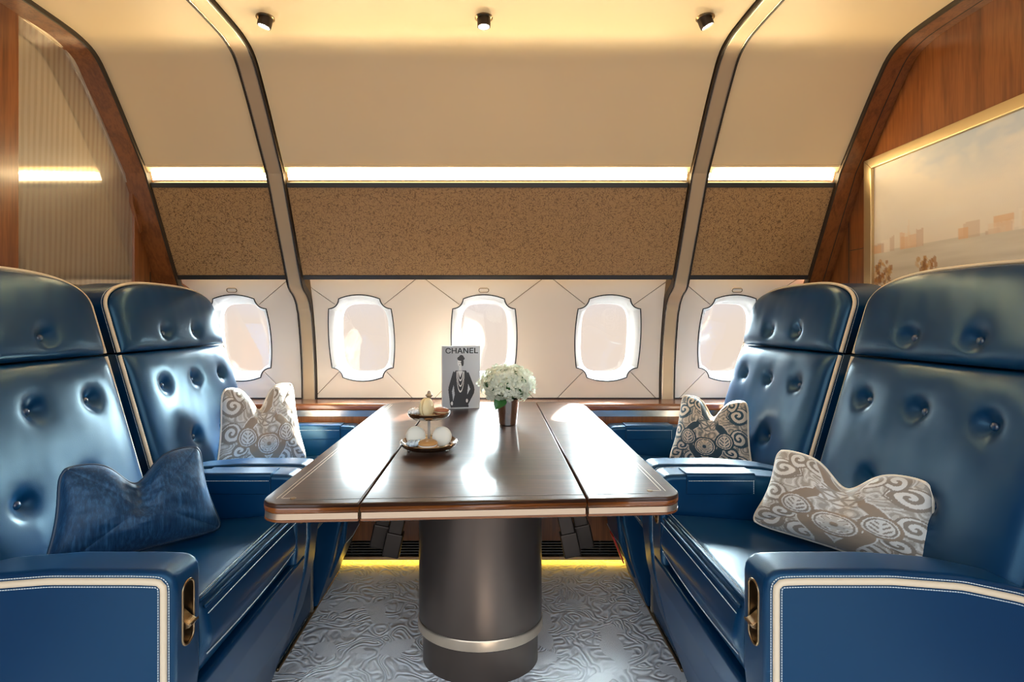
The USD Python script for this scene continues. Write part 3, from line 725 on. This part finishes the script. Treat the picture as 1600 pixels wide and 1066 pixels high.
def brocade(s, t, cols):
    """Woven ornament on [-1, 1] x [-1, 1]: ribbon, medallions, lattice patch, scrolls. Returns colours."""
    c0, c1, c2, c3 = [np.array(c) for c in cols]              # ground, ribbon, pale motif, dark line
    a = np.abs(s); out = np.broadcast_to(c0, s.shape + (3,)).copy()
    p = np.stack([s * 3.2 + 5, t * 3.2 + 9, 0 * s], -1)
    f = meshkit.fbm(p, 2, 3); band = np.abs(((f * 9) % 1) - .5)
    out[band < .16] = c3 * .6 + c0 * .4; out[(band > .40)] = c2
    for cx, cy, R, tn, sg2 in ((.78, .55, .24, 1.6, 1), (.62, .86, .18, 1.3, -1), (.82, -.05, .2, 1.5, -1), (.30, -.80, .22, 1.6, 1), (.80, -.72, .22, 1.5, 1), (.34, .86, .16, 1.3, 1), (.62, -.46, .14, 1.2, -1)):
        d = np.hypot(a - cx, t - cy); out[d < R] = c2; out[spiral(a, t, cx, cy, R, tn, sg2)] = c3
        out[(d > R) & (d < R + .03)] = c3
    rib = np.abs(a - (.30 + .20 * np.cos(t * 4.2 + .6)) ) * (1 + 0 * t)
    out[rib < .115] = c1; out[(rib > .105) & (rib < .135)] = c2
    star = np.hypot(a, (t - .42) * .9) < .26 + .05 * np.cos(8 * np.arctan2(t - .42, s))
    hx, hy = s * 14, t * 14; lat = (np.abs(np.sin(hx + hy * .577)) < .36) | (np.abs(np.sin(hx - hy * .577)) < .36) | (np.abs(np.sin(hy * 1.155)) < .36)
    out[star] = np.where(lat[star][:, None], c3 * .7 + c0 * .3, c2)
    for cx, cy in ((.46, -.18), (.0, -.35)):
        d = np.hypot(a - cx, (t - cy) * .95); R = .19 if cx else .24
        out[d < R + .045] = c1; out[d < R] = c2; out[(d < R - .02) & (d > R - .045)] = c3
        lx, ly = (s if cx == 0 else a) - cx, t - cy
        vein = (np.abs(((ly * 11 - np.abs(lx) * 11) % 1) - .5) < .2) & (np.abs(lx) > .018) & (d < R - .07)
        out[vein] = c3
        if cx == 0:
            th = np.arctan2(t - cy, s); pet = (d < R - .03) & (np.cos(8 * th) * .05 + .15 > d); out[pet] = c0; out[d < .05] = c1
    return out


def pillow(name, label, corner, wd, tilt, Wd, Hd, T, matname, piping, cols=None, notch=.30, n=251, m=181, group='scatter pillows on the armchairs', lean=0.0):
    """corner: world position of the lower edge's midpoint; wd: direction of the width; tilt: lean back of the face."""
    wd = np.array([wd[0], wd[1], 0.0]); wd /= np.linalg.norm(wd)
    nn = np.array([wd[1], -wd[0], 0.0])                          # the face looks this way
    up = np.array([0, 0, 1.0]) * math.cos(tilt) - nn * math.sin(tilt); nf = nn * math.cos(tilt) + np.array([0, 0, 1.0]) * math.sin(tilt)
    if lean: wd, up = wd * math.cos(lean) + up * math.sin(lean), up * math.cos(lean) - wd * math.sin(lean)
    u = np.sin(np.linspace(-1, 1, n) * PI / 2)[:, None] * np.ones((1, m)); v = np.ones((n, 1)) * np.sin(np.linspace(-1, 1, m) * PI / 2)[None]
    sq = np.maximum(np.abs(u), np.abs(v)) / np.maximum((np.abs(u) ** 7 + np.abs(v) ** 7) ** (1 / 7), 1e-9)
    nt = np.exp(-(u / .30) ** 2) * ((v + 1) / 2) ** 2.2
    px = Wd / 2 * u * sq * (1 - .10 * (1 - v ** 2) * u ** 2) * (1.04 - .24 * ((v + 1) / 2)); pz = Hd / 2 * v * sq * (1 - .09 * (1 - u ** 2) * v ** 2) - notch * Hd * nt
    th = T / 2 * ((1 - u ** 2) * (1 - v ** 2)).clip(0) ** .42 * (1 - .62 * np.exp(-(u / .16) ** 2) * ((v + .35) / 1.35).clip(0, 1))
    th += .010 * ((1 - u ** 2) * (1 - v ** 2)) ** .5 * (meshkit.fbm(np.stack([u * 2.2, v * 2.2, 0 * u + T * 9], -1), 3, 8) - .5) * 2
    ear = .018 * np.abs(u) ** 3 * ((v + 1) / 2) ** 3
    c0 = np.array(corner, float) + up * Hd / 2
    t = thing(name, label, 'pillow', corner, group)
    F = c0 + px[..., None] * wd + pz[..., None] * up + (th + ear)[..., None] * nf
    B = c0 + px[..., None] * wd + pz[..., None] * up + (ear - th)[..., None] * nf
    col = lambda: brocade(u, v, cols).reshape(-1, 3) if cols else None
    part(t, 'front', grid(F), matname, True, color=col())
    B = B[::5, ::5] if (n - 1) % 5 == 0 else B
    ub, vb = (u[::5, ::5], v[::5, ::5]) if (n - 1) % 5 == 0 else (u, v)
    part(t, 'back', grid(B, True), matname, True, color=brocade(ub, vb, cols).reshape(-1, 3) if cols else None)
    per = np.vstack([F[:, 0], F[-1, 1:], F[::-1, -1][1:], F[0, ::-1][1:-1]])
    part(t, 'piping', tube(per, .0042, 8, True), piping, True, label='corded edge piping')
    return t


BEIGE = ((.52, .48, .42), (.30, .225, .16), (.68, .65, .60), (.26, .215, .17))
TEAL = ((.42, .34, .25), (.018, .045, .060), (.60, .50, .38), (.020, .055, .075))
pillow('scatter_pillow', 'dark blue ribbed silk pillow with pinched top', (-.788, 1.150, .504), (.66, .75), .30, .345, .222, .12, 'blue_silk', 'navy_piping', None, .26)
pillow('scatter_pillow', 'larger beige scroll brocade pillow leaning in the chair below the painting', (.785, 1.165, .500), (.66, -.74), .28, .385, .205, .13, 'brocade', 'cream_piping', BEIGE, .26, lean=-.05)
pillow('scatter_pillow', 'beige scroll brocade pillow on the window side chair by the glazed bulkhead', (-.803, 1.80, .496), (.70, .71), .22, .315, .310, .13, 'brocade', 'cream_piping', BEIGE, .26)
pillow('scatter_pillow', 'teal and sand brocade pillow on the window side chair by the painting', (.762, 1.81, .496), (.72, -.69), .26, .295, .262, .12, 'brocade', 'teal_cream_piping', TEAL, .24)

# ------------------------------------------------------------------ painting
pt = thing('framed_painting', 'large pale hazy waterfront painting in a brushed gold frame', 'painting', (XR, 1.2, .95))
Y0, Y1, Z0, Z1, FW = .50, 1.846, .93, 1.602, .036
fo, fi = [(Y0, Z0), (Y1, Z0), (Y1, Z1), (Y0, Z1)], [(Y0 + FW, Z0 + FW), (Y1 - FW, Z0 + FW), (Y1 - FW, Z1 - FW), (Y0 + FW, Z1 - FW)]
for k in range(4):
    q = [fo[k], fo[(k + 1) % 4], fi[(k + 1) % 4], fi[k]]
    part(pt, 'frame', mapped(prism(q, .022, .003, 2), lambda p, q_, d: (XR - .024 + d, p, q_)), 'champagne_frame')
ny, nz = 330, 170
yy, zz = np.meshgrid(np.linspace(fi[0][0], fi[1][0], ny), np.linspace(fi[0][1], fi[2][1], nz), indexing='ij')


def artwork(y, z):
    hz = 1.268
    t_ = ((z - hz) / (Z1 - hz)).clip(0, 1)[..., None]
    c = (1 - t_) * np.array([.88, .76, .60]) + t_ * np.array([.84, .77, .66])
    n1 = meshkit.fbm(np.stack([y * 3.5, z * 7, 0 * y], -1), 5, 21); n2 = meshkit.fbm(np.stack([y * 8, z * 14, 0 * y], -1), 4, 31)
    b = ((n1 - .50) * 5).clip(0, 1) * ((z - 1.40) / .12).clip(0, 1); c = c * (1 - .65 * b[..., None]) + np.array([.42, .52, .62]) * .65 * b[..., None]
    cl = ((n2 - .52) * 5).clip(0, 1) * .5; c = c * (1 - cl[..., None]) + np.array([.88, .80, .66]) * cl[..., None]
    wv = meshkit.fbm(np.stack([y * 6, z * 60, 0 * y], -1), 3, 41); w_ = z < hz
    c[w_] = (np.array([.66, .56, .42]) * (1 - wv[..., None]) + np.array([.84, .75, .60]) * wv[..., None])[w_]
    r_ = random.Random(5)
    for _ in range(60):
        y0, wd_, hh = r_.uniform(.5, 1.82), r_.uniform(.012, .07), r_.uniform(.006, .05); k = r_.uniform(.35, .75)
        tone = np.array(r_.choice([(.80, .48, .24), (.88, .68, .48), (.66, .44, .28), (.94, .82, .66)])); rag = .006 * (meshkit.noise(np.stack([y * 90, 0 * y, 0 * y], -1), 3) - .5)
        mk = (y > y0) & (y < y0 + wd_) & (z > hz - .006) & (z < hz + hh + rag); c[mk] = c[mk] * (1 - k) + tone * k
    for y0, hh in ((1.66, .085), (1.30, .05), (1.02, .06)):
        mk = (np.abs(y - y0) < .0055 * (1 - (z - hz) / hh * .6)) & (z > hz) & (z < hz + hh); c[mk] = c[mk] * .6 + np.array([.86, .66, .44]) * .4
    for yc, zc, ry, rz, n_b in ((1.775, 1.19, .045, .055, 70), (1.60, 1.205, .03, .025, 30), (1.23, 1.195, .06, .018, 40), (.95, 1.17, .07, .03, 50)):
        for _ in range(n_b):
            py, pz, r2 = yc + r_.gauss(0, ry * .55), zc + r_.gauss(0, rz * .5), r_.uniform(.003, .009)
            mk = ((y - py) / r2) ** 2 + ((z - pz) / (r2 * 1.4)) ** 2 < 1; c[mk] = np.array(r_.choice([(.45, .19, .05), (.60, .32, .10), (.30, .13, .05), (.70, .48, .25)])) * .75 + c[mk] * .25
    return c


part(pt, 'canvas', grid(np.stack([np.full_like(yy, XR - .012), yy, zz], -1)), 'oil_paint', True, color=artwork(yy, zz).reshape(-1, 3))
part(pt, 'backing', box(XR - .011, XR - .001, Y0 + .02, Y1 - .02, Z0 + .02, Z1 - .02), 'void')

# ------------------------------------------------------------------ book
BK = np.array([-.119, 1.935, ZT]); BA = math.radians(9)
bk = thing('standing_book', 'hardback fashion book standing upright on the table behind the flowers', 'book', BK)
bw, bh, bt = .142, .236, .024
ca, sa_ = math.cos(BA), math.sin(BA)
bmap = lambda p, q, d: (BK[0] + p * ca - d * sa_, BK[1] + p * sa_ + d * ca, BK[2] + q)
brd = lambda x0, x1, z0, z1, d0, d1: mapped(prism([(x0, z0), (x1, z0), (x1, z1), (x0, z1)], d1 - d0, w0=d0), bmap)
part(bk, 'pages', brd(-bw / 2 + .003, bw / 2 - .003, .003, bh - .003, .003, bt - .003), 'paper')
part(bk, 'back_board', brd(-bw / 2, bw / 2, 0, bh, bt - .003, bt), 'paper')
part(bk, 'spine', brd(-bw / 2 - .002, -bw / 2 + .001, 0, bh, 0, bt), 'paper')
gx, gz = np.meshgrid(np.linspace(-bw / 2, bw / 2, 140), np.linspace(0, bh, 230), indexing='ij')
s_, t_ = (gx / (bw / 2)), gz / bh
cc = np.broadcast_to(np.array([.60, .625, .66]), gx.shape + (3,)).copy() * (1 + .25 * (s_[..., None] - .2 * t_[..., None]))
ell = lambda cx, cy, rx, ry, rot=0: sa.rotate(sa.scale(sg.Point(cx, cy).buffer(1, 32), rx, ry), rot, origin=(cx, cy))
blob = lambda pts, r=.012: sg.Polygon(pts).buffer(r).buffer(-r * .2)
limb = lambda pts, w: sg.LineString(pts).buffer(w)
fig = [((.80, .80, .80), limb([(-.06, .60), (-.06, .70)], .075)),                                                       # neck
       ((.045, .045, .05), blob([(-.44, .52), (-.30, .60), (.24, .60), (.40, .52), (.30, .22), (.38, .03), (-.50, .03), (-.34, .22)])),   # jumper and skirt
       ((.045, .045, .05), limb([(-.40, .51), (-.60, .30), (-.52, .10)], .085)), ((.045, .045, .05), limb([(.36, .50), (.62, .30), (.34, .14)], .080)),
       ((.82, .82, .82), blob([(-.18, .60), (.06, .60), (-.06, .50)], .005)),
       ((.86, .86, .86), ell(-.08, .735, .125, .062)), ((.05, .05, .055), ell(.06, .735, .07, .058)), ((.05, .05, .055), ell(-.02, .800, .20, .036)), ((.05, .05, .055), ell(.0, .812, .14, .045)),
       ((.16, .16, .17), ell(-.13, .74, .022, .006)), ((.16, .16, .17), ell(-.04, .74, .022, .006)), ((.25, .22, .23), ell(-.085, .700, .035, .006)),
       ((.84, .84, .84), ell(-.50, .085, .06, .03)), ((.84, .84, .84), ell(.30, .125, .06, .03))]
for r_, b_ in ((.16, .36), (.20, .27), (.12, .45)):
    fig.append(((.80, .80, .78), sg.LineString([(-.05 + r_ * math.cos(x_), .585 - (.585 - b_) * math.sin(x_)) for x_ in np.linspace(0, PI, 24)]).buffer(.014)))
for colr, g_ in fig:
    mk = shapely.contains_xy(g_, s_.ravel(), t_.ravel()).reshape(s_.shape); cc[mk] = colr
fp = np.stack(bmap(gx, gz, np.full_like(gx, -.0004)), -1)
part(bk, 'front_board', brd(-bw / 2, bw / 2, 0, bh, 0, .003), 'paper')
part(bk, 'cover_print', grid(fp), 'printed', True, color=cc.reshape(-1, 3), label='grey cover with a person in black jumper, hat and pearls')
tm = meshkit.text_mesh('CHANEL', .0195, .0008, True); b_ = tm.bounds; k_ = (bw * .87) / (b_[1][0] - b_[0][0])
tm.apply_translation([-(b_[0][0] + b_[1][0]) / 2, 0, 0]); tm.apply_scale([k_, 1, 1])
v = np.array(tm.vertices); part(bk, 'title', TM(np.stack(bmap(v[:, 0] + .002, v[:, 1] + bh * .885, -.0002 - v[:, 2]), 1), tm.faces[:, ::-1]), 'ink', False, label='black capital lettering of the title')

# ------------------------------------------------------------------ flowers
VC = np.array([.048, 1.640, ZT])
vs = thing('metal_cup', 'polished tapered metal cup that holds the white hydrangea', 'cup', VC)
part(vs, 'cup', lathe([(0, .0015), (.024, 0), (.0275, .002), (.0365, .082), (.0372, .083), (.0355, .083), (.027, .008), (0, .008)], 48, VC), 'silver', 40)
fl = thing('hydrangea', 'round white and pale green hydrangea head in the metal cup', 'flower', VC + [0, 0, .01])
st = np.array([(0, 0, .012), (.002, 0, .06), (-.003, .002, .10), (0, 0, .13)]) + VC
part(fl, 'stem', tube(smooth_path(st), .004, 8), 'leaf_green', True)
V, F = [], []
cen = VC + [-.002, 0, .130]; R3 = np.array([.083, .080, .058])
N = 330
for k in range(N):
    zf = 1 - 2 * (k + .5) / N; ph = k * 2.39996
    d = np.array([math.sqrt(1 - zf * zf) * math.cos(ph), math.sqrt(1 - zf * zf) * math.sin(ph), zf])
    if zf < -.80: continue
    p = cen + d * R3 * random.uniform(.80, 1.10); nrm = d * (1 / R3) ; nrm /= np.linalg.norm(nrm); nrm += rng.normal(0, .38, 3); nrm /= np.linalg.norm(nrm)
    u = np.cross(nrm, [.3, .2, .9]); u /= np.linalg.norm(u); w = np.cross(nrm, u); rot = random.uniform(0, PI); sz = random.uniform(.0095, .0135)
    for j in range(4):
        a0 = rot + j * PI / 2; e1 = math.cos(a0) * u + math.sin(a0) * w; e2 = np.cross(nrm, e1)
        q = [p, p + sz * (.5 * e1 + .46 * e2 + .12 * nrm), p + sz * (1.0 * e1 + .38 * e2 + .10 * nrm), p + sz * (1.18 * e1 + .02 * nrm), p + sz * (1.0 * e1 - .38 * e2 + .10 * nrm), p + sz * (.5 * e1 - .46 * e2 + .12 * nrm), p + sz * (.65 * e1 + .20 * nrm)]
        b = len(V); V += q; F += [(b + 6, b + i, b + (i + 1) % 6) for i in range(6)]
part(fl, 'petals', TM(V, F), 'petal', False, kind='stuff', label='dense white to pale green petals')
core = trimesh.creation.icosphere(3, 1); core.vertices = core.vertices * R3 * .84 + cen
part(fl, 'flower_core', core, 'leaf_green', True)


def leaf(base, tip, wid, upv):
    base, tip, upv = map(np.array, (base, tip, upv)); d = tip - base; L_ = np.linalg.norm(d); d = d / L_; sd = np.cross(d, upv); sd /= np.linalg.norm(sd); nn = np.cross(sd, d)
    t_ = np.linspace(0, 1, 13)[:, None]; s_ = np.linspace(-1, 1, 7)[None]
    wv = wid * np.sin(PI * t_ ** .8) ** .8
    P = base + (t_ * L_)[..., None] * d + (s_ * wv)[..., None] * sd + (np.abs(s_) * wv * .25 + .008 * np.sin(PI * t_))[..., None] * nn
    top_, bot = grid(P), grid(P - nn * .0006, True); return trimesh.util.concatenate([top_, bot])


part(fl, 'leaf', leaf(VC + [-.012, -.035, .088], VC + [-.040, -.058, .058], .021, (0, -.7, .7)), 'leaf_green', True)
part(fl, 'leaf', leaf(VC + [.02, .03, .095], VC + [.088, .06, .098], .016, (0, -.3, .9)), 'leaf_green', True)

# ------------------------------------------------------------------ sweets stand
SC = np.array([-.165, 1.325, ZT])
sd = thing('tiered_stand', 'two tier bronze sweets stand with small finial on the table', 'cake stand', SC)
plate = lambda R_, z: lathe([(0, z), (R_ * .80, z), (R_ * .95, z + .006), (R_, z + .013), (R_ * 1.015, z + .0145), (R_ * 1.0, z + .016), (R_ * .96, z + .014), (R_ * .90, z + .008), (R_ * .78, z + .004), (0, z + .004)], 48, SC)
part(sd, 'lower_plate', plate(.074, .006), 'silver', 50)
part(sd, 'upper_plate', plate(.055, .082), 'silver', 50)
part(sd, 'post', lathe([(0, .009), (.010, .010), (.007, .014), (.0035, .020), (.0045, .045), (.0035, .050), (.0042, .078), (.007, .081), (0, .082)], 24, SC), 'nickel', 50)
part(sd, 'finial', lathe([(0, .085), (.006, .086), (.003, .092), (.0042, .120), (.0032, .132), (.005, .134), (.0095, .139), (.0095, .141), (.005, .144), (.004, .148), (.0025, .151), (0, .152)], 24, SC), 'nickel', 50)
for k in range(3):
    a_ = -PI / 2 + (k + .5) * 2 * PI / 3
    b = trimesh.creation.icosphere(2, .005); b.apply_translation(SC + [.055 * math.cos(a_), .055 * math.sin(a_), .0045]); part(sd, 'foot', b, 'nickel', True)


def macaron(label, c, axis, R_, shell, fill, squash=1.0):
    """Two domed shells round a filling; axis is the stacking direction."""
    t = thing('macaron', label, 'macaron', c, 'macarons on the tiered stand')
    A = trimesh.geometry.align_vectors([0, 0, 1], axis); h_ = R_ * .30 * squash
    def put(m): m.apply_transform(A); m.apply_translation(c); return m
    dome = [(0, h_ * 2.0), (R_ * .45, h_ * 1.92), (R_ * .8, h_ * 1.55), (R_ * .97, h_ * 1.0), (R_ * 1.0, h_ * .72), (R_ * 1.02, h_ * .45), (R_ * .98, h_ * .30), (0, h_ * .30)]
    part(t, 'shell', put(lathe(dome[::-1], 32)), shell, 50)
    part(t, 'shell', put(lathe([(r_, -z) for r_, z in dome], 32)), shell, 50)
    part(t, 'filling', put(lathe([(0, -h_ * .35), (R_ * .93, -h_ * .32), (R_ * .95, 0), (R_ * .93, h_ * .32), (0, h_ * .35)], 32)), fill, 50)


zl, zu = .0105, .0865
macaron('white macaron standing on edge beside the sugar flower, lower tier', SC + [-.034, -.002, zl + .0245], (.30, -.93, .22), .0245, 'macaron_white', 'filling')
macaron('white macaron standing on edge, lower tier, away from the sugar flower', SC + [.034, -.006, zl + .0245], (-.12, -.97, .18), .0245, 'macaron_white', 'filling_white')
macaron('caramel macaron lying flat at the front of the lower tier', SC + [.002, -.043, zl + .0125], (0, -.05, 1), .0245, 'macaron_caramel', 'filling_white', .8)
macaron('yellow macaron standing on edge on the upper tier', SC + [-.004, -.020, zu + .0245], (.93, -.35, .05), .0245, 'macaron_cream', 'filling')
macaron('brown red macaron lying flat on the upper tier', SC + [.032, .002, zu + .0115], (.05, -.04, 1), .019, 'macaron_rose', 'filling', .9)


def sugar(label, c, R_, m_):
    t = thing('sugar_flower', label, 'sweet', c, 'sugar flowers on the tiered stand')
    for k in range(9):
        a_ = k * 2.4; d = np.array([math.cos(a_) * (.62 if k else 0), math.sin(a_) * (.62 if k else 0), .35 + .12 * (k % 3)])
        b = trimesh.creation.icosphere(2, R_ * .46); b.vertices *= [1, 1, .8]; b.vertices += R_ * .10 * np.sin(b.vertices[:, :1] * 900); b.apply_translation(np.array(c) + d * R_ - [0, 0, 0]); part(t, 'petal', b, m_, True)


sugar('pale blue sugar flower on the lower tier', SC + [-.033, -.040, zl + .006], .0175, 'sugar_blue')
sugar('white sugar flower on the upper tier', SC + [-.031, -.014, zu + .006], .0185, 'sugar_white')
